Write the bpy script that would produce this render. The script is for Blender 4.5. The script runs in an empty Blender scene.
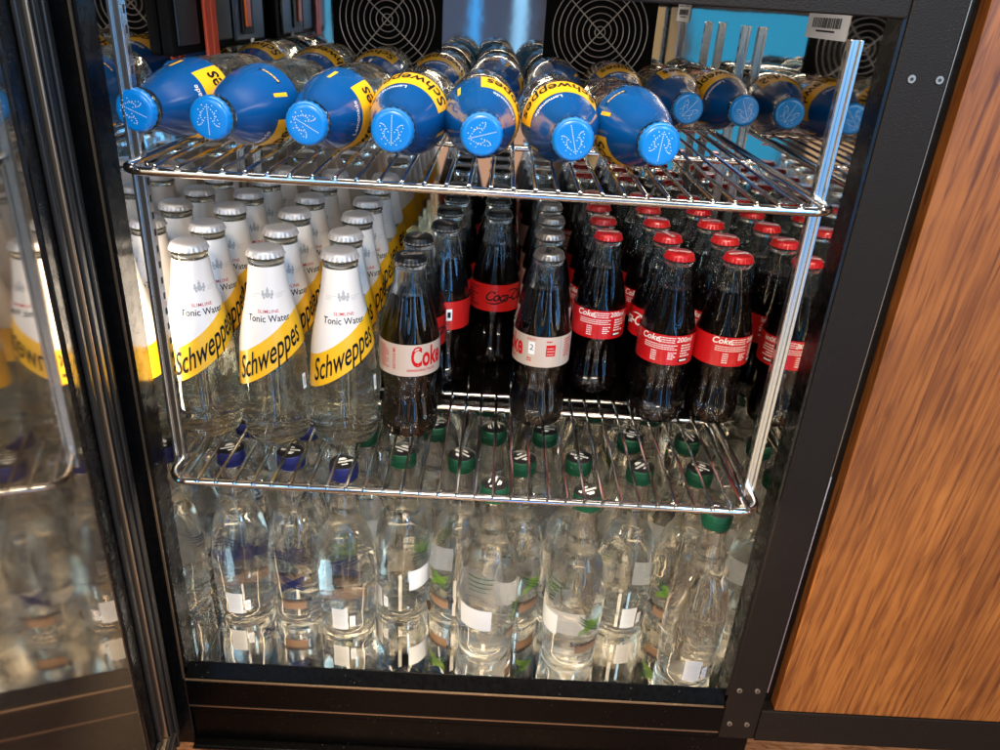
import bpy, bmesh, math, random
from mathutils import Matrix, Vector
random.seed(7)
S = bpy.context.scene
COL = S.collection
PI = math.pi

# ------------------------------------------------------------------ camera
cam_d = bpy.data.cameras.new('camera'); cam = bpy.data.objects.new('camera', cam_d); COL.objects.link(cam)
cam.location = (0.0126, -0.5218, 0.3626)
cam.rotation_euler = (1.1148, -0.0586, 0.0114)
cam_d.sensor_width = 36; cam_d.lens = 767.8 * 36 / 1000
cam_d.clip_start = 0.01; cam_d.clip_end = 100
S.camera = cam

# ------------------------------------------------------------------ world: dim room, colour patches for the mirrors, bright streaks added for highlights
W = bpy.data.worlds.new('World'); S.world = W; W.use_nodes = True
nt = W.node_tree; nt.nodes.clear()
def wn(t, **k):
    n = nt.nodes.new(t)
    for a, v in k.items(): setattr(n, a, v)
    return n
def wm(op, a, b=None, c=None):
    n = wn('ShaderNodeMath', operation=op)
    for i, v in enumerate((a, b, c)):
        if v is None: continue
        if isinstance(v, (int, float)): n.inputs[i].default_value = v
        else: nt.links.new(v, n.inputs[i])
    return n.outputs[0]
def wmix(f, a, b):
    n = wn('ShaderNodeMix', data_type='RGBA')
    nt.links.new(f, n.inputs[0])
    for i, v in ((6, a), (7, b)):
        if isinstance(v, tuple): n.inputs[i].default_value = (*v, 1)
        else: nt.links.new(v, n.inputs[i])
    return n.outputs[2]
tc = wn('ShaderNodeTexCoord'); sx = wn('ShaderNodeSeparateXYZ'); nt.links.new(tc.outputs['Generated'], sx.inputs[0])
X_, Y_, Z_ = sx.outputs
ny = wm('MAXIMUM', wm('MULTIPLY', Y_, -1.0), 0.02)
az = wm('DIVIDE', X_, ny); el = wm('DIVIDE', Z_, ny)
front = wm('GREATER_THAN', wm('MULTIPLY', Y_, -1.0), 0.03)
noi = wn('ShaderNodeTexNoise'); noi.inputs['Scale'].default_value = 7; noi.inputs['Detail'].default_value = 5
nt.links.new(tc.outputs['Generated'], noi.inputs['Vector'])
nz = wm('MULTIPLY', wm('SUBTRACT', noi.outputs[0], 0.5), 0.10)
azn = wm('ADD', az, nz); eln = wm('ADD', el, nz)
def ss(x, lo, hi):
    n = wn('ShaderNodeMapRange', interpolation_type='SMOOTHSTEP')
    nt.links.new(x, n.inputs[0]); n.inputs[1].default_value = lo; n.inputs[2].default_value = hi
    return n.outputs[0]
def patch(a0, a1, e0, e1, s=0.012, A=None, Eo=None):
    A = A or azn; Eo = Eo or eln
    r = wm('MULTIPLY', ss(A, a0 - s, a0 + s), wm('SUBTRACT', 1.0, ss(A, a1 - s, a1 + s)))
    q = wm('MULTIPLY', ss(Eo, e0 - s, e0 + s), wm('SUBTRACT', 1.0, ss(Eo, e1 - s, e1 + s)))
    return wm('MULTIPLY', wm('MULTIPLY', r, q), front)
colr = wmix(ss(Z_, -0.5, 0.9), (0.030, 0.022, 0.016), (0.12, 0.095, 0.075))
colr = wmix(ss(noi.outputs[0], 0.45, 0.60), colr, (0.035, 0.026, 0.022))
for a0, a1, e0, e1, c in [
    (-0.09, 0.035, -0.14, 0.30, (0.075, 0.10, 0.17)),
    (-0.10, 0.05, -0.42, -0.13, (0.62, 0.36, 0.24)),
    (0.115, 0.20, -0.30, 0.30, (0.36, 0.25, 0.13)),
    (0.205, 0.27, -0.40, 0.40, (0.05, 0.36, 0.66)),
    (-0.36, -0.212, -0.40, 0.35, (0.04, 0.36, 0.66)),
    (-0.20, -0.178, -0.30, 0.30, (0.36, 0.25, 0.13)),
    (-1.60, -0.62, -0.80, 0.05, (2.2, 1.7, 1.1)),  # from here on, bright patches added to light and streak the bottles
    (-0.44, -0.36, -1.2, -0.2, (4.5, 3.5, 2.3)),
    (-0.20, -0.16, -1.2, -0.45, (4.0, 3.2, 2.1)),
    (0.06, 0.11, -1.2, -0.30, (0.3, 1.4, 4.0)),
    (0.42, 0.50, -1.1, -0.25, (4.0, 3.2, 2.1)),
    (0.42, 0.56, -0.35, 0.45, (0.4, 1.7, 3.8)),
    (-0.66, -0.54, -0.45, 0.50, (5.5, 4.4, 3.0)),
    (1.05, 1.25, -0.8, 0.6, (4.0, 3.4, 2.6)),
    (-1.5, -1.2, -0.8, 0.6, (4.0, 3.2, 2.1)),
    (0.75, 1.30, -0.8, 0.0, (1.1, 0.85, 0.6))]:
    colr = wmix(patch(a0, a1, e0, e1), colr, c)
for a0, a1, e0, e1, c in [
    (-0.045, -0.033, -0.10, 0.5, (0.08, 0.45, 1.1)),
    (0.006, 0.022, -0.12, 0.5, (0.35, 0.75, 1.2)),
    (0.224, 0.232, -0.3, 0.5, (1.8, 1.9, 2.0)),
    (0.13, 0.165, -1.0, -0.40, (1.5, 3.4, 6.5)),  # the rest are added glows that put highlights on the glass
    (-0.06, -0.03, -1.1, -0.46, (7, 6, 4.5)),
    (0.275, 0.305, -1.0, -0.45, (7, 6, 4.5)),
    (0.70, 0.95, 0.05, 0.9, (0.8, 2.8, 6.5)),
    (-0.45, 0.35, 0.55, 0.85, (7.5, 6.0, 4.2)),
    (-0.9, -0.65, 0.25, 1.3, (5.5, 4.4, 3.0))]:
    colr = wmix(patch(a0, a1, e0, e1, 0.006, az, el), colr, c)
bg = wn('ShaderNodeBackground'); nt.links.new(colr, bg.inputs[0]); bg.inputs[1].default_value = 1.0
wo = wn('ShaderNodeOutputWorld'); nt.links.new(bg.outputs[0], wo.inputs[0])

# ------------------------------------------------------------------ lamps placed to light the fridge
def lamp(name, loc, tgt, size, sizey, power, colour):
    d = bpy.data.lights.new(name, 'AREA'); d.shape = 'RECTANGLE'; d.size = size; d.size_y = sizey; d.energy = power; d.color = colour
    o = bpy.data.objects.new(name, d); COL.objects.link(o); o.location = loc
    o.rotation_euler = (Vector(tgt) - Vector(loc)).to_track_quat('-Z', 'Y').to_euler()
lamp('warm_key_lamp', (-0.10, -1.30, 1.15), (0.0, 0.15, 0.0), 0.36, 0.22, 27, (1.0, 0.86, 0.70))  # warm key added in front of the fridge, no fitting known
lamp('cool_fill_lamp', (0.75, -1.10, 0.80), (0.0, 0.15, 0.15), 0.22, 0.50, 9, (0.45, 0.75, 1.0))  # cool fill added for blue highlights on the bottles
lamp('tonic_fill_lamp', (-0.2615, 0.048, 0.11), (-0.08, 0.40, 0.10), 0.006, 0.18, 0.18, (1.0, 0.88, 0.70))  # unseen strip added at the left jamb to brighten the tonics
lamp('shelf_fill_lamp', (0.0, 0.004, -0.011), (0.0, 0.075, -0.24), 0.45, 0.016, 2.7, (1.0, 0.85, 0.63))  # unseen fill added under the shelf rim to brighten the water bottles
lamp('fridge_top_lamp', (0.0, 0.065, 0.398), (0.0, 0.22, -0.24), 0.44, 0.02, 0.6, (1.0, 0.92, 0.80))

S.view_settings.view_transform = 'Standard'; S.view_settings.look = 'None'
S.view_settings.exposure = 0.0; S.view_settings.gamma = 1.0
cy = S.cycles
cy.max_bounces = 22; cy.transmission_bounces = 20; cy.glossy_bounces = 10; cy.diffuse_bounces = 3; cy.transparent_max_bounces = 16
cy.caustics_reflective = True; cy.caustics_refractive = True; cy.blur_glossy = 0.4
cy.sample_clamp_indirect = 12.0
cy.use_denoising = True

# ------------------------------------------------------------------ materials
MAT = {}
def mat(name, base=(0.5, 0.5, 0.5), rough=0.5, metal=0.0, **k):
    m = bpy.data.materials.new(name); m.use_nodes = True
    b = m.node_tree.nodes['Principled BSDF']
    b.inputs['Base Color'].default_value = (*base, 1); b.inputs['Roughness'].default_value = rough; b.inputs['Metallic'].default_value = metal
    for a, v in k.items(): b.inputs[a].default_value = v
    MAT[name] = m
    return m
def nodes(m): return m.node_tree.nodes, m.node_tree.links, m.node_tree.nodes['Principled BSDF']
def bump(m, scale, strength, dist=0.001, detail=3, kind='ShaderNodeTexNoise', stretch=None):
    N, L, b = nodes(m)
    t = N.new(kind); t.inputs['Scale'].default_value = scale
    if 'Detail' in t.inputs: t.inputs['Detail'].default_value = detail
    c = N.new('ShaderNodeTexCoord')
    if stretch:
        mp = N.new('ShaderNodeMapping'); mp.inputs['Scale'].default_value = stretch
        L.new(c.outputs['Object'], mp.inputs[0]); L.new(mp.outputs[0], t.inputs['Vector'])
    else: L.new(c.outputs['Object'], t.inputs['Vector'])
    bp = N.new('ShaderNodeBump'); bp.inputs['Strength'].default_value = strength; bp.inputs['Distance'].default_value = dist
    L.new(t.outputs[0], bp.inputs['Height']); L.new(bp.outputs[0], b.inputs['Normal'])
    return t
def rough_noise(m, scale, lo, hi):
    N, L, b = nodes(m)
    t = N.new('ShaderNodeTexNoise'); t.inputs['Scale'].default_value = scale; t.inputs['Detail'].default_value = 6
    c = N.new('ShaderNodeTexCoord'); L.new(c.outputs['Object'], t.inputs['Vector'])
    r = N.new('ShaderNodeMapRange'); r.inputs[1].default_value = 0.35; r.inputs[2].default_value = 0.7
    r.inputs[3].default_value = lo; r.inputs[4].default_value = hi
    L.new(t.outputs[0], r.inputs[0]); L.new(r.outputs[0], b.inputs['Roughness'])
def specks(m, scale, thr, c):
    N, L, b = nodes(m)
    base = tuple(b.inputs['Base Color'].default_value)
    t = N.new('ShaderNodeTexVoronoi'); t.inputs['Scale'].default_value = scale; t.inputs['Randomness'].default_value = 1
    k = N.new('ShaderNodeTexCoord'); L.new(k.outputs['Object'], t.inputs['Vector'])
    n2 = N.new('ShaderNodeTexNoise'); n2.inputs['Scale'].default_value = 35; n2.inputs['Detail'].default_value = 4; L.new(k.outputs['Object'], n2.inputs['Vector'])
    a = N.new('ShaderNodeMath'); a.operation = 'LESS_THAN'; a.inputs[1].default_value = thr; L.new(t.outputs['Distance'], a.inputs[0])
    q = N.new('ShaderNodeMath'); q.operation = 'GREATER_THAN'; q.inputs[1].default_value = 0.60; L.new(n2.outputs[0], q.inputs[0])
    w = N.new('ShaderNodeMath'); w.operation = 'MULTIPLY'; L.new(a.outputs[0], w.inputs[0]); L.new(q.outputs[0], w.inputs[1])
    x = N.new('ShaderNodeMix'); x.data_type = 'RGBA'; x.inputs[6].default_value = base; x.inputs[7].default_value = (*c, 1)
    L.new(w.outputs[0], x.inputs[0]); L.new(x.outputs[2], b.inputs['Base Color'])
def glass(name, tint, ior, bscale=60, bstr=0.25, bdist=0.0006, thru=0.12):
    m = bpy.data.materials.new(name); m.use_nodes = True; N, L = m.node_tree.nodes, m.node_tree.links; N.clear()
    g = N.new('ShaderNodeBsdfGlass'); g.inputs['Color'].default_value = (*tint, 1); g.inputs['IOR'].default_value = ior; g.inputs['Roughness'].default_value = 0.0
    t = N.new('ShaderNodeBsdfTransparent'); t.inputs['Color'].default_value = (*tint, 1)
    mx = N.new('ShaderNodeMixShader'); mx.inputs[0].default_value = thru
    o = N.new('ShaderNodeOutputMaterial')
    c = N.new('ShaderNodeTexCoord'); n = N.new('ShaderNodeTexNoise'); n.inputs['Scale'].default_value = bscale; n.inputs['Detail'].default_value = 1.5
    mp = N.new('ShaderNodeMapping'); mp.inputs['Scale'].default_value = (1, 1, 1.3)
    L.new(c.outputs['Object'], mp.inputs[0]); L.new(mp.outputs[0], n.inputs['Vector'])
    b = N.new('ShaderNodeBump'); b.inputs['Strength'].default_value = bstr; b.inputs['Distance'].default_value = bdist
    L.new(n.outputs[0], b.inputs['Height']); L.new(b.outputs[0], g.inputs['Normal'])
    L.new(g.outputs[0], mx.inputs[1]); L.new(t.outputs[0], mx.inputs[2]); L.new(mx.outputs[0], o.inputs[0])
    MAT[name] = m; return m
glass('water_glass', (1.0, 1.0, 0.992), 1.5, 38, 0.30, 0.0012, 0.12)
glass('inner_wall', (1.0, 1.0, 0.995), 0.895, 60, 0.3, 0.0010, 0.12)
glass('tonic_glass', (1.0, 0.995, 0.945), 1.5, 70, 0.30, 0.0009, 0.22)
glass('cola_glass', (0.96, 0.97, 0.965), 1.5, 30, 0.03, 0.0003, 0.10)
mat('cola', (0.0035, 0.0012, 0.0008), 0.05, 0.0)
m = mat('mirror_steel', (0.86, 0.83, 0.79), 0.04, 1.0); bump(m, 18, 0.03, 0.002); rough_noise(m, 9, 0.02, 0.06)
m = mat('floor_steel', (0.82, 0.76, 0.66), 0.03, 1.0); bump(m, 45, 0.05, 0.0008, 3); rough_noise(m, 40, 0.02, 0.07)
m = mat('chrome', (0.74, 0.72, 0.70), 0.16, 1.0); bump(m, 200, 0.05, 0.0004)
m = mat('post_steel', (0.60, 0.59, 0.58), 0.24, 1.0); bump(m, 60, 0.15, 0.0004, stretch=(1, 1, 0.05))
mat('slot_dark', (0.01, 0.01, 0.01), 0.6)
m = mat('black_frame', (0.0095, 0.0064, 0.0046), 0.5, **{'Specular IOR Level': 0.22}); bump(m, 900, 0.55, 0.0008, 2)
m = mat('black_gloss', (0.004, 0.0035, 0.0035), 0.22, **{'Specular IOR Level': 0.35}); rough_noise(m, 120, 0.18, 0.34)
m = mat('black_sill', (0.0018, 0.0016, 0.0015), 0.3, **{'Specular IOR Level': 0.09}); rough_noise(m, 200, 0.25, 0.38); bump(m, 60, 0.04, 0.0004)
specks(m, 230, 0.10, (0.10, 0.085, 0.07)); specks(MAT['black_frame'], 420, 0.12, (0.07, 0.05, 0.04))
m = mat('rubber', (0.014, 0.012, 0.011), 0.42); bump(m, 300, 0.2, 0.0005)
m = mat('edge_metal', (0.35, 0.25, 0.17), 0.35, 0.9)
mat('edge_bright', (0.62, 0.66, 0.78), 0.3, 1.0)
mat('screw', (0.32, 0.28, 0.24), 0.4, 0.8)
mat('grille_black', (0.002, 0.002, 0.002), 0.7, **{'Specular IOR Level': 0.1})
mat('grille_wire', (0.62, 0.60, 0.58), 0.3, 0.7)
mat('reflection_dark', (0.012, 0.016, 0.022), 0.35)
mat('red_strap', (0.50, 0.055, 0.02), 0.5)
mat('orange', (0.85, 0.16, 0.02), 0.4)
mat('paper', (0.50, 0.50, 0.52), 0.6)
mat('ink', (0.02, 0.02, 0.022), 0.6)
mat('white_label', (0.78, 0.73, 0.70), 0.38, **{'Coat Weight': 0.3, 'Coat Roughness': 0.15})
mat('yellow_label', (0.86, 0.46, 0.012), 0.36, **{'Coat Weight': 0.3, 'Coat Roughness': 0.15})
mat('blue_label', (0.0008, 0.070, 0.26), 0.26, **{'Coat Weight': 0.7, 'Coat Roughness': 0.08})
mat('label_grey', (0.42, 0.42, 0.43), 0.5)
mat('label_red', (0.52, 0.008, 0.012), 0.5)
mat('label_black', (0.012, 0.012, 0.016), 0.5)
mat('white_print', (0.80, 0.80, 0.80), 0.5)
m = mat('white_cap', (0.56, 0.53, 0.53), 0.34, 0.3); bump(m, 400, 0.1, 0.0003)
mat('blue_cap', (0.0, 0.20, 0.62), 0.3, 0.0, **{'Coat Weight': 0.2})
mat('red_cap', (0.55, 0.008, 0.012), 0.25, 0.1, **{'Coat Weight': 0.5})
mat('black_cap', (0.006, 0.006, 0.007), 0.35, 0.0, **{'Specular IOR Level': 0.3})
mat('silver_cap', (0.30, 0.27, 0.25), 0.36, 0.8)
mat('cap_liner', (0.06, 0.06, 0.07), 0.5)
mat('cola_red', (0.50, 0.006, 0.009), 0.36, **{'Coat Weight': 0.3})
mat('zero_red', (0.47, 0.010, 0.009), 0.36, **{'Coat Weight': 0.3})
mat('diet_label', (0.62, 0.50, 0.42), 0.38, 0.25)
m = mat('green_metal', (0.005, 0.040, 0.023), 0.3, 0.7)
m = mat('navy_metal', (0.008, 0.012, 0.075), 0.3, 0.7)
mat('copper', (0.17, 0.105, 0.07), 0.5, 0.0)
mat('leaf_green', (0.08, 0.145, 0.02), 0.5)
mat('dark_green', (0.008, 0.04, 0.018), 0.5)
mat('logo_navy', (0.004, 0.008, 0.045), 0.5)
mat('clear_print', (0.42, 0.43, 0.46), 0.5)

for n_ in ('logo_navy', 'dark_green', 'leaf_green', 'label_red', 'label_black', 'label_grey', 'ink', 'paper', 'clear_print', 'copper', 'white_print'):
    MAT[n_].node_tree.nodes['Principled BSDF'].inputs['Specular IOR Level'].default_value = 0.06
def wood(name, c0, c1, cd, rot=0.0):
    m = mat(name, c0, 0.42); N, L, b = nodes(m)
    c = N.new('ShaderNodeTexCoord'); mp = N.new('ShaderNodeMapping'); mp.inputs['Rotation'].default_value = (0, rot, 0)
    L.new(c.outputs['Object'], mp.inputs[0])
    def noise(scale, sc, detail=6, dist=0.0):
        q = N.new('ShaderNodeMapping'); q.inputs['Scale'].default_value = sc; L.new(mp.outputs[0], q.inputs[0])
        n = N.new('ShaderNodeTexNoise'); n.inputs['Scale'].default_value = scale; n.inputs['Detail'].default_value = detail; n.inputs['Distortion'].default_value = dist
        L.new(q.outputs[0], n.inputs['Vector']); return n.outputs[0]
    def ramp(src, a, bb, ca, cb):
        r = N.new('ShaderNodeValToRGB'); r.color_ramp.elements[0].position = a; r.color_ramp.elements[1].position = bb
        r.color_ramp.elements[0].color = (*ca, 1); r.color_ramp.elements[1].color = (*cb, 1); L.new(src, r.inputs[0]); return r.outputs[0]
    base = ramp(noise(14, (1, 1, 0.10), 6, 0.6), 0.34, 0.66, c0, c1)
    def mult(a, bb, f):
        x = N.new('ShaderNodeMix'); x.data_type = 'RGBA'; x.blend_type = 'MULTIPLY'; x.inputs[0].default_value = f
        L.new(a, x.inputs[6]); L.new(bb, x.inputs[7]); return x.outputs[2]
    q = N.new('ShaderNodeMapping'); q.inputs['Scale'].default_value = (1, 1, 0.10); L.new(mp.outputs[0], q.inputs[0])
    wv = N.new('ShaderNodeTexWave'); wv.inputs['Scale'].default_value = 26; wv.inputs['Distortion'].default_value = 14; wv.inputs['Detail'].default_value = 5
    wv.inputs['Detail Scale'].default_value = 1.6; wv.inputs['Detail Roughness'].default_value = 0.62; L.new(q.outputs[0], wv.inputs['Vector'])
    fig = ramp(wv.outputs[0], 0.02, 0.28, cd, (1, 1, 1))
    fine = ramp(noise(260, (1, 1, 0.035), 6, 0.2), 0.36, 0.56, (0.50, 0.40, 0.32), (1, 1, 1))
    pores = ramp(noise(250, (1, 1, 0.06), 9, 0.6), 0.39, 0.45, cd, (1, 1, 1))
    spots = ramp(noise(30, (1, 1, 0.5), 5, 0.5), 0.40, 0.60, (0.80, 0.76, 0.72), (1, 1, 1))
    o = mult(mult(mult(mult(base, fine, 0.8), pores, 0.60), fig, 0.22), spots, 0.8)
    L.new(o, b.inputs['Base Color'])
    bp = N.new('ShaderNodeBump'); bp.inputs['Strength'].default_value = 0.25; bp.inputs['Distance'].default_value = 0.0006
    L.new(noise(150, (1, 1, 0.045), 5, 0.3), bp.inputs['Height']); L.new(bp.outputs[0], b.inputs['Normal'])
    return m
wood('oak', (0.235, 0.076, 0.014), (0.37, 0.128, 0.025), (0.38, 0.27, 0.20), -0.07)
wood('floor_wood', (0.22, 0.085, 0.035), (0.40, 0.19, 0.09), (0.25, 0.18, 0.14), PI / 2.3)

m = bpy.data.materials.new('door_glass'); m.use_nodes = True; N, L = m.node_tree.nodes, m.node_tree.links; N.clear()
g = N.new('ShaderNodeBsdfGlossy'); g.inputs['Color'].default_value = (0.98, 0.88, 0.76, 1); g.inputs['Roughness'].default_value = 0.055
t = N.new('ShaderNodeBsdfTransparent'); t.inputs['Color'].default_value = (0.45, 0.42, 0.40, 1)
mx = N.new('ShaderNodeMixShader'); mx.inputs[0].default_value = 0.34; o = N.new('ShaderNodeOutputMaterial')
df = N.new('ShaderNodeBsdfDiffuse'); df.inputs['Color'].default_value = (0.35, 0.25, 0.17, 1); m2 = N.new('ShaderNodeMixShader'); m2.inputs[0].default_value = 0.12  # brown diffuse veil, painting haze over the pane's reflection
L.new(g.outputs[0], mx.inputs[1]); L.new(t.outputs[0], mx.inputs[2]); L.new(mx.outputs[0], m2.inputs[1]); L.new(df.outputs[0], m2.inputs[2]); L.new(m2.outputs[0], o.inputs[0]); MAT['door_glass'] = m

# ------------------------------------------------------------------ mesh builder
class MB:
    def __init__(s): s.v = []; s.f = []; s.m = []; s.mats = []
    def mi(s, name):
        if name not in s.mats: s.mats.append(name)
        return s.mats.index(name)
    def add(s, verts, faces, mname):
        o = len(s.v); s.v += [tuple(v) for v in verts]; k = s.mi(mname)
        for f in faces: s.f.append(tuple(o + i for i in f)); s.m.append(k)
    def box(s, lo, hi, mname, rot=None, cen=None):
        (x0, y0, z0), (x1, y1, z1) = lo, hi
        vs = [(x0, y0, z0), (x1, y0, z0), (x1, y1, z0), (x0, y1, z0), (x0, y0, z1), (x1, y0, z1), (x1, y1, z1), (x0, y1, z1)]
        s.add(vs, [(0, 3, 2, 1), (4, 5, 6, 7), (0, 1, 5, 4), (1, 2, 6, 5), (2, 3, 7, 6), (3, 0, 4, 7)], mname)
    def tube(s, pts, r, mname, seg=10, caps=True, closed=False):
        pts = [Vector(p) for p in pts]; n = len(pts); vs = []; fs = []
        prev = None
        for i, p in enumerate(pts):
            if closed: d = (pts[(i + 1) % n] - pts[i - 1]).normalized()
            else: d = (pts[min(i + 1, n - 1)] - pts[max(i - 1, 0)]).normalized()
            if prev is None:
                a = Vector((0, 0, 1)) if abs(d.z) < 0.9 else Vector((1, 0, 0)); u = d.cross(a).normalized()
            else: u = (prev - d * prev.dot(d)).normalized()
            prev = u; w = d.cross(u)
            for k in range(seg):
                q = 2 * PI * k / seg; vs.append(p + (u * math.cos(q) + w * math.sin(q)) * r)
        for i in range(n if closed else n - 1):
            for k in range(seg):
                a = i * seg + k; b = i * seg + (k + 1) % seg; j = (i + 1) % n
                fs.append((a, b, j * seg + (k + 1) % seg, j * seg + k))
        if caps and not closed:
            fs.append(tuple(range(seg))[::-1]); fs.append(tuple((n - 1) * seg + k for k in range(seg)))
        s.add(vs, fs, mname)
    def lathe(s, prof, mname, seg=48, mod=None, flip=False):
        vs = []; fs = []; rows = []
        for (r, z) in prof:
            if r < 1e-6: rows.append([len(vs)]); vs.append((0, 0, z))
            else:
                row = []
                for k in range(seg):
                    q = 2 * PI * k / seg; rr = r + (mod(q, z, r) if mod else 0)
                    row.append(len(vs)); vs.append((rr * math.sin(q), -rr * math.cos(q), z))
                rows.append(row)
        for a, b in zip(rows, rows[1:]):
            for k in range(seg):
                k2 = (k + 1) % seg
                if len(a) == 1 and len(b) == 1: continue
                if len(a) == 1: f = (a[0], b[k2], b[k])
                elif len(b) == 1: f = (a[k], a[k2], b[0])
                else: f = (a[k], a[k2], b[k2], b[k])
                fs.append(f[::-1] if flip else f)
        s.add(vs, fs, mname)
    def build(s, name, parent=None, smooth=True):
        me = bpy.data.meshes.new(name); me.from_pydata(s.v, [], s.f); me.update()
        for n in s.mats: me.materials.append(MAT[n])
        me.polygons.foreach_set('material_index', s.m)
        if smooth: me.polygons.foreach_set('use_smooth', [True] * len(s.f))
        me.update()
        o = bpy.data.objects.new(name, me); COL.objects.link(o); o.parent = parent
        if smooth: me.set_sharp_from_angle(angle=math.radians(38))
        return o
def bevel(o, w, seg=2):
    m = o.modifiers.new('edge', 'BEVEL'); m.width = w; m.segments = seg; m.limit_method = 'ANGLE'; return o
def empty(name, loc=(0, 0, 0)):
    o = bpy.data.objects.new(name, None); COL.objects.link(o); o.location = loc; o.empty_display_size = 0.02; return o
def tag(o, label, cat, group=None, kind=None):
    o['label'] = label; o['category'] = cat
    if group: o['group'] = group
    if kind: o['kind'] = kind
    return o

def interp(prof, z):
    for (r0, z0), (r1, z1) in zip(prof, prof[1:]):
        if z0 <= z <= z1 and z1 > z0: return r0 + (r1 - r0) * (z - z0) / (z1 - z0)
    return prof[0][0] if z < prof[0][1] else prof[-1][0]
def smooth_prof(pts, n=4):
    out = []
    P = [pts[0]] + pts + [pts[-1]]
    for i in range(1, len(P) - 2):
        p0, p1, p2, p3 = P[i - 1], P[i], P[i + 1], P[i + 2]
        for k in range(n):
            t = k / n
            out.append(tuple(0.5 * (2 * p1[j] + (p2[j] - p0[j]) * t + (2 * p0[j] - 5 * p1[j] + 4 * p2[j] - p3[j]) * t * t + (3 * p1[j] - p0[j] - 3 * p2[j] + p3[j]) * t ** 3) for j in (0, 1)))
    out.append(pts[-1]); return out

_tc = {}
def text2d(body, size, shear=0.0, off=0.0, sx=1.0, space=1.0):
    key = (body, size, shear, off, sx, space)
    if key in _tc: return _tc[key]
    c = bpy.data.curves.new('lettering', 'FONT'); c.body = body; c.size = 1; c.shear = shear; c.offset = off; c.align_x = 'CENTER'; c.align_y = 'CENTER'
    c.space_character = space; c.resolution_u = 3
    o = bpy.data.objects.new('lettering', c); me = bpy.data.meshes.new_from_object(o)
    vs = [(v.co.x * size * sx, v.co.y * size) for v in me.vertices]; fs = [tuple(p.vertices) for p in me.polygons]
    bpy.data.objects.remove(o); bpy.data.curves.remove(c); bpy.data.meshes.remove(me)
    _tc[key] = (vs, fs); return vs, fs
def wrap(mb, vs, fs, prof, th0, z0, off, mname, lift=None, rot=0.0):
    out = []
    for (s, t) in vs:
        if rot: s, t = s * math.cos(rot) - t * math.sin(rot), s * math.sin(rot) + t * math.cos(rot)
        z = z0 + t; R = interp(prof, z0 + (lift(th0) if lift else 0))
        th = th0 + s / R
        if lift: z = lift(th) + z0 + t
        r = interp(prof, z) + off
        out.append((r * math.sin(th), -r * math.cos(th), z))
    mb.add(out, fs, mname)
def wtext(mb, body, size, prof, th0, z0, off, mname, shear=0.0, bold=0.0, sx=1.0, space=1.0, lift=None, rot=0.0, width=None):
    vs, fs = text2d(body, size, shear, bold, sx, space)
    if width: w = max(v[0] for v in vs) - min(v[0] for v in vs); vs = [(v[0] * width / w, v[1]) for v in vs]
    wrap(mb, vs, fs, prof, th0, z0, off, mname, lift, rot)
def wrect(mb, prof, th0, th1, z0, z1, off, mname, n=None, nz=1):
    n = n or max(1, int(abs(th1 - th0) / 0.13)); vs = []; fs = []
    for j in range(nz + 1):
        for i in range(n + 1):
            th = th0 + (th1 - th0) * i / n; z = z0 + (z1 - z0) * j / nz; r = interp(prof, z) + off
            vs.append((r * math.sin(th), -r * math.cos(th), z))
    for j in range(nz):
        for i in range(n): a = j * (n + 1) + i; fs.append((a, a + 1, a + n + 2, a + n + 1))
    mb.add(vs, fs, mname)
def band(mb, prof, zlo, zhi, off, mname, seg=64, nz=4, th0=0.0, th1=2 * PI, thick=0.00025):
    vs = []; fs = []; full = abs(th1 - th0 - 2 * PI) < 1e-6; cols = seg if full else seg + 1
    for j in range(nz + 1):
        for i in range(cols):
            th = th0 + (th1 - th0) * i / seg; z = zlo(th) + (zhi(th) - zlo(th)) * j / nz; r = interp(prof, z) + off
            vs.append((r * math.sin(th), -r * math.cos(th), z))
    for j in range(nz):
        for i in range(seg):
            a = j * cols + i; b = j * cols + (i + 1) % cols; fs.append((a, b, b + cols, a + cols))
    mb.add(vs, fs, mname)
def wdashes(mb, prof, th0, th1, z0, z1, rows, off, mname, h=0.45, seed=1):
    R = random.Random(seed); dz = (z1 - z0) / rows
    for k in range(rows):
        th = th0; z = z1 - dz * (k + 1)
        end = th1 - (th1 - th0) * R.choice((0, 0, 0.1, 0.35))
        while th < end:
            w = R.uniform(0.035, 0.10); wrect(mb, prof, th, min(th + w, end), z, z + dz * h, off, mname, 1); th += w + 0.022

# ------------------------------------------------------------------ bottles
def crown_cap(z0, R, mname, mb=None, rise=0.0062, amp=0.00055, fla=1.03):
    mb = mb or MB()
    fl = lambda q, z, r: (amp * max(0, (z0 + rise * 0.62 - z) / (rise * 0.62)) * math.cos(21 * q)) if r > R * 0.8 else 0
    mb.lathe([(R * 0.86, z0 + 0.0004), (R * fla, z0), (R * (fla + 0.01), z0 + 0.0003), (R * 1.0, z0 + rise * 0.3), (R * 0.965, z0 + rise * 0.6), (R * 0.93, z0 + rise * 0.82), (R * 0.85, z0 + rise * 0.95),
              (R * 0.70, z0 + rise * 0.985), (R * 0.35, z0 + rise), (0, z0 + rise)], mname, 126, fl)
    return mb
def inner_cavity(prof, zf, ztop, wall):
    """hollow above the liquid, drawn inwards"""
    z = zf; pts = [(0, zf), (interp(prof, zf) - wall * 1.6, zf), (interp(prof, zf) - wall, zf + 0.0012)]
    while z < ztop - 0.004: z += 0.005; pts.append((interp(prof, min(z, ztop)) - wall, min(z, ztop)))
    pts += [(interp(prof, ztop) - wall, ztop), (0, ztop)]
    return pts

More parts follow.
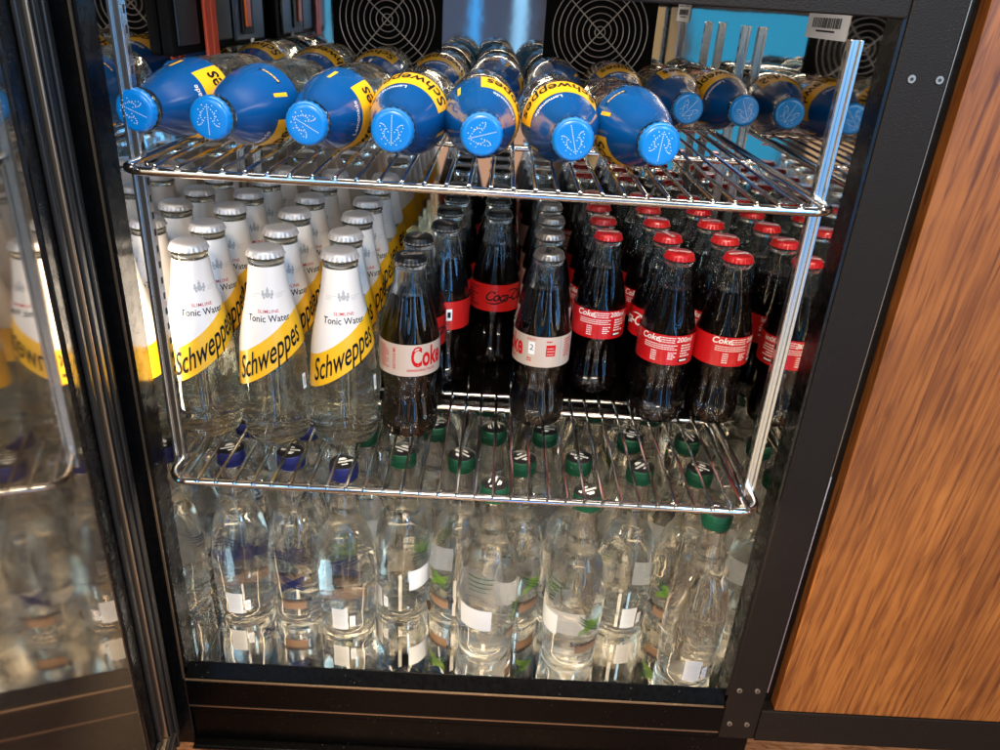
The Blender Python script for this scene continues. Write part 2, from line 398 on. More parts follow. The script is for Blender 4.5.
TONIC = smooth_prof([(0.0235, 0.0), (0.0270, 0.0025), (0.0284, 0.012), (0.0296, 0.030), (0.0294, 0.046), (0.0285, 0.064), (0.0265, 0.089), (0.0237, 0.106), (0.0203, 0.121), (0.0172, 0.135), (0.0155, 0.146), (0.0147, 0.154), (0.0138, 0.159)], 3)
LEM = smooth_prof([(0.0235, 0.0), (0.0275, 0.0025), (0.0290, 0.012), (0.0299, 0.034), (0.0302, 0.060), (0.0301, 0.076), (0.0292, 0.091), (0.0272, 0.106), (0.0240, 0.121), (0.0200, 0.135), (0.0163, 0.146), (0.0145, 0.153), (0.0137, 0.159)], 3)
def tonic_glass_part(parent, TON):
    g = MB()
    out = [(0, 0.003), (0.015, 0.0022), (0.0215, 0.0)] + TON + [(0.0137, 0.1600), (0.0146, 0.1612), (0.0146, 0.1632), (0.0132, 0.1642), (0.0128, 0.1660), (0.0128, 0.1700), (0.0, 0.1702)]
    g.lathe(out, 'tonic_glass', 48)
    iw = [(0, 0.0085), (0.012, 0.0080), (0.0205, 0.0068)]; z = 0.009
    while z < 0.136: iw.append((interp(TON, z) - 0.0024, z)); z += 0.005
    g.lathe(iw + [(interp(TON, 0.1372) - 0.0026, 0.1374), (0, 0.1374)], 'inner_wall', 40)
    g.lathe(inner_cavity(TON, 0.138, 0.158, 0.0026), 'tonic_glass', 32, flip=True)
    return g.build('glass', parent)
zb = lambda th: 0.0865 + 0.0190 * math.sin(th)
def tonic_bottle(kind):
    root = empty('tonic_bottle' if kind == 'tonic' else 'lemonade_bottle')
    blue = kind != 'tonic'
    TON = LEM if blue else TONIC
    tonic_glass_part(root, TON)
    main = 'blue_label' if blue else 'white_label'
    l = MB()
    hw = 0.0150 if not blue else 0.0100
    zc = zb if not blue else (lambda t: 0.0885)
    if not blue:
        band(l, TON, lambda t: zc(t) - hw, lambda t: zc(t) + hw, 0.00035, 'yellow_label', 96, 5)
        band(l, TON, lambda t: zc(t) + hw, lambda t: 0.1585, 0.00035, main, 96, 8)
        band(l, TON, lambda t: zc(t) - hw, lambda t: 0.1585, 0.00010, main, 48, 8)
    else:
        band(l, TON, lambda t: 0.0875, lambda t: 0.1585, 0.00025, main, 96, 14)
        band(l, TON, lambda t: 0.0875, lambda t: 0.1585, 0.00005, main, 48, 14)
        band(l, TON, lambda t: 0.0880, lambda t: 0.1170, 0.00045, 'yellow_label', 48, 8, -1.30, 1.35)
    lab = l.build('sleeve_label', root)
    p = MB(); o2 = 0.00055
    if not blue: wtext(p, 'Schweppes', 0.0290, TON, 0.10, 0.0, o2 + 0.0002, 'label_black', shear=0.10, bold=0.010, lift=lambda th: zb(th) - 0.0003, width=0.057)
    else: wtext(p, 'Schweppes', 0.0240, TON, 0.0, 0.1015, o2 + 0.0002, 'label_black', shear=0.10, bold=0.014, width=0.066)
    if not blue:
        wtext(p, 'SLIMLINE', 0.0038, TON, 0.10, 0.1230, o2, 'label_red', bold=0.008, space=1.1)
        wtext(p, 'Tonic Water', 0.0078, TON, 0.10, 0.1170, o2, 'label_black', bold=0.008, sx=0.86)
        # crest with supporters, in grey
        for dx, dz, r in ((0, 0.0, 0.0022), (0, 0.0035, 0.0013), (-0.0034, 0.0003, 0.0014), (0.0034, 0.0003, 0.0014), (-0.0036, 0.0026, 0.0009), (0.0036, 0.0026, 0.0009), (-0.0028, -0.0022, 0.0010), (0.0028, -0.0022, 0.0010), (0, 0.0055, 0.0006)):
            vs = [(dx + r * math.cos(k * PI / 4), dz + r * 1.15 * math.sin(k * PI / 4)) for k in range(8)]
            wrap(p, vs, [tuple(range(8))], TON, 0.12, 0.1365, o2, 'label_grey')
        for s0 in (-1, 1):
            wdashes(p, TON, 0.12 + s0 * 0.62 - 0.26, 0.12 + s0 * 0.62 + 0.26, 0.1340, 0.1385, 3, o2, 'label_grey', 0.25, 3)
        wrect(p, TON, 1.05, 1.20, 0.050, 0.064, 0.0005, 'white_print', 2); wrect(p, TON, 1.08, 1.17, 0.053, 0.061, 0.0007, 'label_grey', 1)
    else:
        wtext(p, 'Lemonade', 0.0066, TON, 0.45, 0.1235, o2, 'white_print', sx=0.9)
        for th, z, rr in ((2.0, 0.110, 1.45), (-1.9, 0.108, 1.7)):
            vs = [(-0.0075, -0.0014), (0.0075, -0.0014), (0.0075, 0.0014), (-0.0075, 0.0014)]
            wrap(p, vs, [(0, 1, 2, 3)], TON, th, z, o2, 'yellow_label', rot=rr)
        for th, z in ((2.6, 0.104), (-2.4, 0.100)):
            vs = [(-0.0085, -0.0022), (0.0085, -0.0022), (0.0085, 0.0022), (-0.0085, 0.0022)]
            wrap(p, vs, [(0, 1, 2, 3)], TON, th, z, o2, 'label_black')
            wdashes(p, TON, th - 0.28, th + 0.28, z - 0.0012, z + 0.0014, 1, o2 + 0.0002, 'yellow_label', 0.6, 5)
    p.build('lettering', lab, smooth=False)
    c = crown_cap(0.1655, 0.0149 if not blue else 0.0146, 'blue_cap' if blue else 'white_cap', amp=0.0003 if blue else 0.0006, fla=0.99 if blue else 1.03)
    cap = c.build('crown_cap', root)
    if blue:
        e = MB(); zt = 0.1655 + 0.0062 + 0.0002
        def dot(x, y, r=0.00036): e.add([(x + r * math.cos(k * PI / 3), y + r * math.sin(k * PI / 3), zt) for k in range(6)], [tuple(range(6))], 'white_print')
        for k in range(15): dot(0, -0.0100 + k * 0.00135)
        for s0 in (-1, 1):
            for k in range(7):
                a = k / 6; dot(s0 * (0.0012 + 0.0038 * math.sin(a * 2.2)), 0.0075 - a * 0.0085)
            for k in range(6):
                a = k / 5; dot(s0 * (0.0022 + 0.0052 * a), 0.0005 - 0.0055 * a * (1.9 - a))
            for k in range(4): dot(s0 * (0.0050 + 0.0009 * k), 0.0040 - 0.0022 * k)
            dot(s0 * 0.0064, 0.0056); dot(s0 * 0.0036, 0.0086)
        e.build('emblem', cap, smooth=False)
    return root

COK = smooth_prof([(0.0222, 0.0), (0.0243, 0.0022), (0.0259, 0.009), (0.0262, 0.015), (0.0249, 0.024), (0.0226, 0.033), (0.0219, 0.040), (0.0230, 0.049), (0.0250, 0.0585), (0.0261, 0.066), (0.0264, 0.076), (0.0262, 0.086), (0.0254, 0.095), (0.0232, 0.105), (0.0200, 0.117), (0.0168, 0.129), (0.0146, 0.139), (0.0133, 0.147), (0.0127, 0.154)], 3)
def cola_bottle(kind):
    nm = {'red': 'cola_bottle', 'zero': 'sugar_free_cola_bottle', 'diet': 'diet_cola_bottle', 'dietdark': 'diet_cola_bottle'}[kind]
    root = empty(nm)
    def fl(q, z, r):
        w = 0.0
        if z > 0.097 and z < 0.145: w = math.sin((z - 0.097) / 0.048 * PI) ** 0.6
        if z > 0.008 and z < 0.063: w = math.sin((z - 0.008) / 0.055 * PI) ** 0.6
        return 0.0009 * w * (abs(math.cos(5 * q)) * 2 - 1)
    g = MB()
    g.lathe([(0, 0.003), (0.014, 0.002), (0.0205, 0)] + COK + [(0.0128, 0.1555), (0.0137, 0.1567), (0.0137, 0.1585), (0.0125, 0.1595), (0.0121, 0.1605), (0.0121, 0.1640), (0, 0.1642)], 'cola_glass', 80, fl)
    g.lathe(inner_cavity(COK, 0.1312, 0.154, 0.0026), 'cola_glass', 32, flip=True)
    g.build('glass', root)
    q = MB(); pts = [(0, 0.005)]; z = 0.005
    while z < 0.131: pts.append((interp(COK, z) - 0.0019, z)); z += 0.004
    pts += [(interp(COK, 0.131) - 0.0020, 0.1308), (0, 0.1308)]
    q.lathe(pts, 'cola', 80, fl); q.build('cola', root)
    lm = {'red': 'cola_red', 'zero': 'zero_red', 'diet': 'diet_label', 'dietdark': 'diet_label'}[kind]
    l = MB(); z0, z1 = 0.0640, 0.0935
    P = [(0.02665, 0.06), (0.02665, 0.1)]
    band(l, P, lambda t: z0, lambda t: z1, 0.0, lm, 72, 2)
    band(l, P, lambda t: z0, lambda t: z1, -0.0003, lm, 72, 2)
    lab = l.build('label_band', root)
    p = MB(); of = 0.0002
    if kind == 'red' or kind == 'zero':
        ink = 'white_print' if kind == 'red' else 'label_black'
        wtext(p, 'Coca-Cola', 0.0150, P, 0, 0.0805, of, ink, shear=0.42, bold=0.018, sx=0.88, space=0.88)
        # swashes of the script
        def swash(pts, r=0.0006):
            vs = []; fs = []
            for i, (s, t, w) in enumerate(pts): vs += [(s, t - w), (s, t + w)]
            for i in range(len(pts) - 1): fs.append((2 * i, 2 * i + 2, 2 * i + 3, 2 * i + 1))
            wrap(p, vs, fs, P, 0, 0.0805, of, ink)
        swash([(-0.0240 + 0.0022 * i, -0.0062 - 0.0016 * math.sin(i * 0.42), 0.0002 + 0.0006 * math.sin(i / 11 * PI)) for i in range(12)])
        swash([(0.000 + 0.0020 * i, 0.0062 + 0.0014 * math.sin(i * 0.5), 0.0002 + 0.0005 * math.sin(i / 9 * PI)) for i in range(10)])
        if kind == 'red':
            wtext(p, 'Coke,', 0.0085, P, PI - 0.62, 0.0895, of, ink, shear=0.2, bold=0.02)
            wtext(p, '200ml', 0.0070, P, PI + 0.62, 0.0895, of, ink, bold=0.015)
            wdashes(p, P, PI - 0.32, PI + 0.25, 0.0865, 0.0930, 3, of, ink, 0.4, 1)
            wdashes(p, P, PI - 0.85, PI + 0.35, 0.0795, 0.0855, 3, of, ink, 0.4, 2)
            wdashes(p, P, PI - 0.55, PI - 0.35, 0.0675, 0.0785, 5, of, ink, 0.45, 4)
            wdashes(p, P, PI + 0.05, PI + 0.35, 0.0700, 0.0780, 4, of, ink, 0.45, 6)
            wrect(p, P, PI + 0.45, PI + 0.85, 0.0672, 0.0705, of, 'label_black', 3)
            wrect(p, P, PI + 0.50, PI + 0.80, 0.0680, 0.0697, of + 0.0001, 'white_print', 3)
            wdashes(p, P, PI + 0.50, PI + 0.95, 0.0725, 0.0860, 5, of, ink, 0.45, 7)
        else:
            wrect(p, P, 1.02, 1.24, 0.074, 0.086, of, 'white_print', 2); wrect(p, P, 1.07, 1.19, 0.077, 0.083, of + 0.0001, 'label_black', 1)
            wdashes(p, P, -1.9, -1.2, 0.069, 0.092, 6, of, ink, 0.4, 8)
    else:
        wtext(p, 'Coke', 0.0255, P, 0.42, 0.0812, of, 'label_red', bold=0.030, width=0.031)
        wtext(p, 'REFRESHING TASTE', 0.0030, P, 0.20, 0.0695, of, 'label_red', bold=0.02)
        wtext(p, 'RECYCLE ME', 0.0036, P, -0.72, 0.0800, of, 'label_red', bold=0.01, rot=PI / 2)
        wdashes(p, P, -1.35, -0.92, 0.070, 0.091, 9, of, 'label_red', 0.45, 9)
        wrect(p, P, 1.24, 1.46, 0.076, 0.088, of, 'white_print', 2); wtext(p, '2', 0.008, P, 1.35, 0.0825, of + 0.0001, 'label_black')
        wtext(p, 'DRCN', 0.003, P, 1.32, 0.0905, of, 'label_red'); wdashes(p, P, 1.2, 1.44, 0.069, 0.0735, 2, of, 'label_red', 0.5, 11)
        wdashes(p, P, 1.85, 2.15, 0.0885, 0.0915, 1, of, 'label_red', 0.5, 12); wrect(p, P, 1.85, 2.18, 0.075, 0.086, of, 'label_red', 3)
        wdashes(p, P, 1.89, 2.14, 0.0765, 0.0850, 3, of + 0.0001, 'diet_label', 0.35, 13)
        wrect(p, P, 2.36, 2.40, z0, z1, of, 'label_grey', 1)
        wdashes(p, P, 2.55, 2.95, 0.073, 0.092, 7, of, 'label_red', 0.45, 14)
    p.build('lettering', lab, smooth=False)
    cm = {'red': 'red_cap', 'zero': 'black_cap', 'diet': 'silver_cap', 'dietdark': 'black_cap'}[kind]
    c = crown_cap(0.1598, 0.0135, cm)
    if cm == 'black_cap': c.lathe([(0.0118, 0.1597), (0.01400, 0.1597), (0.01405, 0.1601), (0.01385, 0.1609), (0.0134, 0.1612)], 'silver_cap', 126, lambda q, z, r: 0.00055 * math.cos(21 * q) if r > 0.0135 else 0)
    cap = c.build('crown_cap', root)
    e = MB(); zt = 0.1598 + 0.0062 + 0.00015
    body, ink = {'red': ('Coca-Cola', 'cola_red'), 'zero': ('Coca-Cola', 'diet_label'), 'diet': ('Coke', 'ink'), 'dietdark': ('Coke', 'diet_label')}[kind]
    vs, fs = text2d(body, 0.0060 if len(body) > 5 else 0.0105, 0.35, 0.02, 0.85, 0.9)
    e.add([(x, y, zt) for x, y in vs], fs, 'white_print' if kind == 'red' else ink)
    e.build('cap_print', cap, smooth=False)
    return root

WAT = smooth_prof([(0.0225, 0.0), (0.0262, 0.0025), (0.0281, 0.010), (0.0283, 0.022), (0.0292, 0.042), (0.0298, 0.060), (0.0297, 0.074), (0.0288, 0.087), (0.0272, 0.099), (0.0247, 0.111), (0.0212, 0.1205), (0.0176, 0.1265), (0.0162, 0.130), (0.0155, 0.135), (0.0146, 0.144), (0.0133, 0.156), (0.0123, 0.167), (0.0120, 0.176)], 3)
def water_bottle(kind):
    root = empty('water_bottle')
    g = MB()
    g.lathe([(0, 0.005), (0.012, 0.0035), (0.0205, 0)] + WAT + [(0.0120, 0.1765), (0.0131, 0.1775), (0.0131, 0.1795), (0.0118, 0.1805), (0.0115, 0.1930), (0, 0.1932)], 'water_glass', 56)
    iw = [(0, 0.0115), (0.010, 0.0110), (0.0185, 0.0085), (0.0238, 0.0095)]; z = 0.014
    while z < 0.148: iw.append((interp(WAT, z) - 0.0023, z)); z += 0.005
    g.lathe(iw + [(interp(WAT, 0.149) - 0.0025, 0.1493), (0, 0.1493)], 'inner_wall', 40)
    g.lathe(inner_cavity(WAT, 0.150, 0.178, 0.0024), 'water_glass', 32, flip=True)
    g.build('glass', root)
    cm = 'green_metal' if kind == 'green' else 'navy_metal'
    c = MB(); kn = lambda q, z, r: 0.00025 * math.cos(36 * q) if 0.1885 < z < 0.1950 and r > 0.012 else 0
    pr = [(0.0122, 0.1812), (0.0134, 0.1812)]
    for k in range(3): zz = 0.1818 + k * 0.0024; pr += [(0.0137, zz), (0.0137, zz + 0.0011), (0.0128, zz + 0.0015), (0.0128, zz + 0.0021)]
    pr += [(0.0136, 0.1892), (0.0136, 0.1950), (0.0131, 0.1966)]
    c.lathe(pr, cm, 108, kn); c.lathe([(0.0131, 0.1966), (0.0122, 0.1972), (0.0, 0.1972)], 'black_cap', 48)
    cap = c.build('screw_cap', root)
    e = MB(); zt = 0.1974
    vs, fs = text2d('Strathmore', 0.0046, 0.0, 0.02, 0.86); e.add([(x, y + 0.0008, zt) for x, y in vs], fs, 'white_print')
    for (x0, x1, y) in ((-0.003, 0.003, 0.0048), (-0.004, 0.004, -0.0042), (-0.0028, 0.0028, -0.0062)): e.box((x0, y, zt - 0.0001), (x1, y + 0.0010, zt), 'white_print')
    e.build('cap_print', cap, smooth=False)
    L1 = 'logo_navy' if kind != 'green' else 'dark_green'
    lab = MB()
    # crossing brush strokes of the emblem
    def stroke(pts, w, mname, of=0.0004):
        vs = []; fs = []; n = len(pts)
        for i, (s, t) in enumerate(pts):
            ww = w * (0.35 + 0.65 * math.sin(PI * (i + 0.5) / n)); vs += [(s, t - ww), (s, t + ww)]
        for i in range(n - 1): fs.append((2 * i, 2 * i + 2, 2 * i + 3, 2 * i + 1))
        wrap(lab, vs, fs, WAT, 0, 0.056, of, mname)
    for d in (-0.0034, 0.0, 0.0034):
        stroke([(-0.0125 + 0.0025 * i, 0.012 - 0.0185 * (i / 10) ** 0.75 + d) for i in range(11)][:11], 0.0013, L1)
        stroke([(-0.012 + 0.0025 * i, -0.0095 + 0.0165 * (i / 10) ** 0.8 + d * 0.8) for i in range(11)], 0.0013, L1 if kind != 'green' else 'leaf_green')
    if kind == 'green':
        for i in range(7): stroke([(-0.006 + 0.002 * i, 0.004 - 0.0016 * i), (-0.004 + 0.002 * i, 0.008 - 0.0014 * i), (-0.0005 + 0.002 * i, 0.010 - 0.0014 * i)], 0.0012, 'leaf_green', 0.0006)
    lab.build('emblem', root, smooth=False); lab = MB()
    wrect(lab, WAT, -0.42, 0.46, 0.0210, 0.0335, 0.0003, 'copper', 8, 2)
    wtext(lab, 'Strathmore', 0.0088, WAT, 0.02, 0.0335, 0.0006, 'label_black', bold=0.02, sx=0.92)
    lab.build('name_strip', root, smooth=False); lab = MB()
    # bar code label and the small square beside it
    wrect(lab, WAT, 2.30, 2.86, 0.0115, 0.0385, 0.0003, 'paper', 5, 3)
    R = random.Random(4)
    for seg0 in (0.0125, 0.0250):
        z = seg0
        while z < seg0 + 0.0115: h = R.choice((0.0003, 0.0005, 0.0008)); wrect(lab, WAT, 2.36, 2.80, z, z + h, 0.0006, 'label_grey', 4); z += h + R.choice((0.0004, 0.0006))
    lab.build('bar_code_label', root, smooth=False); lab = MB()
    wrect(lab, WAT, 2.93, 3.13, 0.0150, 0.0290, 0.0003, 'paper', 2, 2)
    for k in range(9): a = k * 0.6; wrect(lab, WAT, 3.03 + 0.05 * math.cos(a), 3.055 + 0.05 * math.cos(a), 0.022 + 0.003 * math.sin(a), 0.0227 + 0.003 * math.sin(a), 0.0006, 'label_black', 1)
    lab.build('square_label', root, smooth=False)
    if kind == 'green':
        lab = MB(); wrect(lab, WAT, -2.35, -1.15, 0.040, 0.066, 0.0003, 'clear_print', 10, 3); lab.build('white_panel', root, smooth=False); lab = MB()
        for k in range(4): wdashes(lab, WAT, -2.15 + 0.05 * k, -1.10 - 0.06 * k, 0.1020 - 0.0048 * k, 0.1035 - 0.0048 * k, 1, 0.0004, 'dark_green', 0.7, 20 + k)
        lab.build('small_print', root, smooth=False)
    return root

def copy_tree(o, parent=None):
    c = o.copy(); COL.objects.link(c); c.parent = parent
    for ch in o.children: copy_tree(ch, c)
    return c
used = set()
def place(proto, loc, rot=(0, 0, 0), label='', cat='bottle', group=None):
    o = proto if proto.name not in used else copy_tree(proto)
    used.add(proto.name); o.location = loc; o.rotation_euler = rot
    return tag(o, label, cat, group)
ORD = ['front', 'second', 'third', 'fourth', 'fifth', 'sixth', 'seventh']
def nth(k, n): return 'front' if k == 0 else ('rearmost' if k == n - 1 else ORD[k])

# ------------------------------------------------------------------ setting
FZ = -0.240; XW = 0.267; YB = 0.435; TOPZ = 0.41
b = MB(); b.box((-1.6, -0.45, -0.40), (1.6, 0.6, -0.345), 'floor_wood'); f = b.build('floor', smooth=False); f['kind'] = 'structure'

# ------------------------------------------------------------------ fridge
FR = tag(empty('display_fridge', (0, 0, 0)), 'black framed glass door drinks fridge standing open with mirror steel interior', 'fridge')
def part(name, mb, parent=FR, smooth=False, bv=0.0):
    o = mb.build(name, parent, smooth=smooth)
    if bv: bevel(o, bv)
    return o
b = MB(); b.box((-XW, 0.0305, FZ - 0.01), (XW, YB, FZ), 'floor_steel'); part('cavity_floor', b)
b = MB(); b.box((-XW - 0.01, 0.022, FZ - 0.01), (-XW, YB, TOPZ), 'mirror_steel'); part('side_lining', b)
b = MB(); b.box((XW, 0.022, FZ - 0.01), (XW + 0.01, YB, TOPZ), 'mirror_steel'); part('side_lining', b)
b = MB(); b.box((-XW, YB, FZ - 0.01), (XW, YB + 0.01, TOPZ), 'mirror_steel'); part('back_lining', b)
b = MB(); b.box((-XW, 0.022, TOPZ), (XW, YB, TOPZ + 0.01), 'mirror_steel'); part('cavity_ceiling', b)
for s in (-1, 1):
    b = MB(); x0, x1 = sorted((s * XW, s * (XW - 0.0025)))
    b.box((x0, 0.0215, FZ + 0.0), (x1, 0.0455, TOPZ), 'black_gloss'); part('seal_strip', b)
b = MB(); b.box((-0.2515, 0.031, FZ + 0.0001), (-0.2498, YB - 0.002, FZ + 0.0004), 'slot_dark'); part('floor_seam', b)
# outer frame
b = MB(); b.box((XW, 0.0200, -0.2985), (0.3035, 0.0450, 0.60), 'black_frame')
o = part('frame_side', b, bv=0.0012)
b = MB(); b.box((0.3035, 0.0203, -0.232), (0.3046, 0.044, 0.02), 'edge_bright'); part('frame_edge', b)
b = MB(); b.box((0.3035, 0.0208, 0.0205), (0.3041, 0.044, 0.60), 'edge_metal'); part('frame_edge', b)
b = MB(); b.box((-0.345, 0.020, -0.36), (-XW, 0.0450, 0.60), 'black_gloss'); part('frame_side', b, bv=0.001)
b = MB(); b.box((-0.2685, 0.0185, -0.252), (-0.2668, 0.0198, 0.60), 'edge_metal'); part('frame_edge', b)
b = MB(); b.box((-XW + 0.0005, 0.0202, 0.366), (XW - 0.0005, 0.0445, 0.60), 'black_frame'); part('frame_top', b, bv=0.001)
b = MB(); b.add([(-XW, 0.0300, FZ + 0.0006), (XW, 0.0300, FZ + 0.0006), (XW, 0.0215, -0.2535), (-XW, 0.0215, -0.2535), (-XW, 0.0300, -0.30), (XW, 0.0300, -0.30), (XW, 0.0215, -0.30), (-XW, 0.0215, -0.30)],
      [(3, 2, 1, 0), (4, 5, 6, 7), (0, 1, 5, 4), (2, 3, 7, 6), (1, 2, 6, 5), (3, 0, 4, 7)], 'black_sill'); part('sill', b, bv=0.001)
b = MB(); b.box((-XW, 0.0195, -0.2885), (XW - 0.0005, 0.0212, -0.2555), 'black_sill'); part('lower_frame', b, bv=0.0006)
b = MB(); b.box((-XW, 0.0192, -0.2552), (XW - 0.002, 0.0212, -0.2541), 'edge_metal'); part('frame_edge', b)
b = MB(); b.box((-0.267, 0.0225, -0.339), (0.300, 0.040, -0.2995), 'black_sill'); part('kick_plate', b, bv=0.002)
b = MB(); b.box((-0.267, 0.0200, -0.2915), (0.266, 0.0225, -0.2898), 'edge_metal'); part('frame_edge', b)
b = MB(); b.box((-0.267, 0.012, -0.3445), (0.300, 0.036, -0.3400), 'black_sill'); part('kick_plate', b, bv=0.002)
for (x, z) in ((0.2789, 0.331), (0.2973, 0.3314), (0.2760, -0.2305), (0.2935, -0.2300), (0.2750, -0.2770), (0.2925, -0.2770)):
    b = MB()
    b.tube([(x, 0.0205, z), (x, 0.0188, z)], 0.0026, 'screw', 16); b.tube([(x, 0.0190, z), (x, 0.0184, z)], 0.0011, 'slot_dark', 8); part('screw', b)
# posts with their rows of slots
def post(x, y, s):
    b = MB(); z0, z1 = -0.008, 0.352; w = 0.0044
    b.box((x - w, y - 0.001, z0), (x + w, y + 0.0065, z1), 'post_steel')
    b.box((x - w, y - 0.0028, z0), (x - w + 0.0026, y - 0.001, z1), 'post_steel'); b.box((x + w - 0.0026, y - 0.0028, z0), (x + w, y - 0.001, z1), 'post_steel')
    z = z0 + 0.01
    while z < z1 - 0.01:
        xs = x - s * (w + 0.0002); b.box((min(xs, xs + s * 0.001), y + 0.0012, z), (max(xs, xs + s * 0.001), y + 0.0046, z + 0.0055), 'slot_dark'); z += 0.0125
    part('shelf_post', b, bv=0.0008)
post(-0.2440, 0.030, -1); post(0.2415, 0.030, 1); post(-0.258, 0.350, -1); post(0.2585, 0.350, 1)
# fan grilles
def grille(cx, cz, hw):
    b = MB(); y = YB - 0.004
    b.box((cx - hw, y, cz - hw), (cx + hw, YB - 0.0005, cz + hw), 'grille_black'); g = part('fan_grille', b)
    w = MB()
    for k in range(1, 9):
        r = 0.0068 * k - 0.001
        w.tube([(cx + r * math.cos(a * PI / 24), y - 0.003, cz + r * math.sin(a * PI / 24)) for a in range(48)], 0.0006, 'grille_wire', 6, closed=True)
    for a in (PI * 0.27, PI * 0.77):
        d = (math.cos(a), math.sin(a)); q = hw * 1.12; w.tube([(cx - d[0] * q, y - 0.0042, cz - d[1] * q), (cx + d[0] * q, y - 0.0042, cz + d[1] * q)], 0.0008, 'grille_wire', 6)
    part('wire_guard', w, g, smooth=True)
grille(-0.1235, 0.3340, 0.0615); grille(0.1165, 0.3350, 0.0625)
# solid boxes on the left lining, standing in for a blurred reflection
b = MB(); b.box((-XW, 0.150, 0.304), (-XW + 0.010, 0.412, 0.385), 'grille_black'); H = part('reflection_box', b, bv=0.003)
b = MB()
for y0, y1 in ((0.158, 0.205), (0.243, 0.292)):
    b = MB(); b.box((-XW + 0.0102, y0, 0.312), (-XW + 0.0125, y1, 0.375), 'reflection_dark'); part('reflection_plate', b, H, bv=0.002)
b = MB(); b.box((-XW + 0.0102, 0.300, 0.309), (-XW + 0.0135, 0.395, 0.378), 'reflection_dark'); part('reflection_plate', b, H, bv=0.002)
b = MB(); b.box((-XW + 0.0137, 0.318, 0.315), (-XW + 0.0160, 0.352, 0.362), 'slot_dark'); b.box((-XW + 0.0160, 0.322, 0.322), (-XW + 0.0185, 0.337, 0.355), 'orange'); part('orange_block', b, H, bv=0.001)
b = MB()
for y0 in (0.209, 0.225): b.box((-XW + 0.0145, y0, 0.297), (-XW + 0.0175, y0 + 0.013, 0.400), 'red_strap')
part('reflection_strap', b, H, bv=0.001)
# sticker on the right lining
b = MB(); x = XW - 0.0008; b.box((x, 0.112, 0.3485), (XW - 0.0001, 0.198, 0.395), 'paper'); st = part('sticker', b)
b = MB(); y = 0.125; R = random.Random(3)
while y < 0.185: h = R.choice((0.0008, 0.0014, 0.002)); b.box((x - 0.0002, y, 0.3565), (x, y + h, 0.3640), 'ink'); y += h + R.choice((0.0008, 0.0014))
for z, a, c in ((0.3535, 0.135, 0.175), (0.3675, 0.118, 0.150), (0.3675, 0.158, 0.190)): b.box((x - 0.0002, a, z), (x, c, z + 0.0014), 'ink')
part('bar_code', b, st)

# door, hinged on the left and swung out towards the viewer
P0 = Vector((-0.294, 0.07, 0)); U = Vector((0.174, -0.985, 0)); Nn = Vector((0.985, 0.174, 0))
DR = MB()
def dbox(mb, t0, t1, z0, z1, n0, n1, mname):
    vs = []
    for z in (z0, z1):
        for (t, n) in ((t0, n0), (t1, n0), (t1, n1), (t0, n1)):
            q = P0 + U * t + Nn * n; vs.append((q.x, q.y, z))
    mb.add(vs, [(0, 3, 2, 1), (4, 5, 6, 7), (0, 1, 5, 4), (1, 2, 6, 5), (2, 3, 7, 6), (3, 0, 4, 7)], mname)
ZD0, ZD1 = -0.335, 0.60
gl = MB(); dbox(gl, 0.128, 0.560, ZD0 + 0.075, ZD1 - 0.07, -0.004, 0.000, 'door_glass')
D = gl.build('door', FR, smooth=False)
fr = MB()
dbox(fr, 0.050, 0.130, ZD0, ZD1, -0.030, 0.0020, 'black_gloss')
dbox(fr, 0.558, 0.625, ZD0, ZD1, -0.030, 0.0020, 'black_gloss')
dbox(fr, 0.131, 0.557, ZD0, ZD0 + 0.078, -0.030, 0.0020, 'black_gloss')
dbox(fr, 0.131, 0.557, ZD1 - 0.075, ZD1, -0.030, 0.0020, 'black_gloss')
o = part('door_frame', fr, D, bv=0.002)
gk = MB()
for (t0, t1, n1, mm) in ((0.104, 0.110, 0.0060, 'rubber'), (0.097, 0.100, 0.0085, 'edge_metal'), (0.086, 0.094, 0.0100, 'rubber'), (0.079, 0.0825, 0.0115, 'rubber'), (0.064, 0.076, 0.0080, 'rubber'), (0.054, 0.0600, 0.0045, 'black_frame')):
    dbox(gk, t0, t1, ZD0 + 0.02, ZD1 - 0.02, 0.0022, n1, mm)
    dbox(gk, t1 + 0.0005, 0.60, ZD0 + 0.02 + (t0 - 0.054) * 0.8, ZD0 + 0.02 + (t1 - 0.054) * 0.8, 0.0022, n1, mm)
part('door_gasket', gk, D, bv=0.0012)

# ------------------------------------------------------------------ wooden cabinet beside the fridge
CB = tag(empty('wooden_cabinet', (0.45, 0.05, -0.30)), 'orange brown oak cabinet side panel beside the fridge', 'cabinet')
def cpart(name, mb, bv=0.0):
    o = mb.build(name, CB, smooth=False); o.matrix_parent_inverse = Matrix.Translation(-CB.location)
    if bv: bevel(o, bv)
    return o
b = MB(); b.box((0.3160, 0.020, -0.2560), (0.95, 0.045, 0.62), 'oak'); cpart('wood_panel', b, 0.0008)
b = MB(); b.box((0.3052, 0.032, -0.2560), (0.3158, 0.036, 0.62), 'black_gloss'); cpart('gap_strip', b)  # black strip set back in the gap beside the panel
b = MB(); b.box((0.3037, 0.0185, -0.2985), (0.95, 0.044, -0.2565), 'black_frame'); cpart('bottom_rail', b, 0.0008)

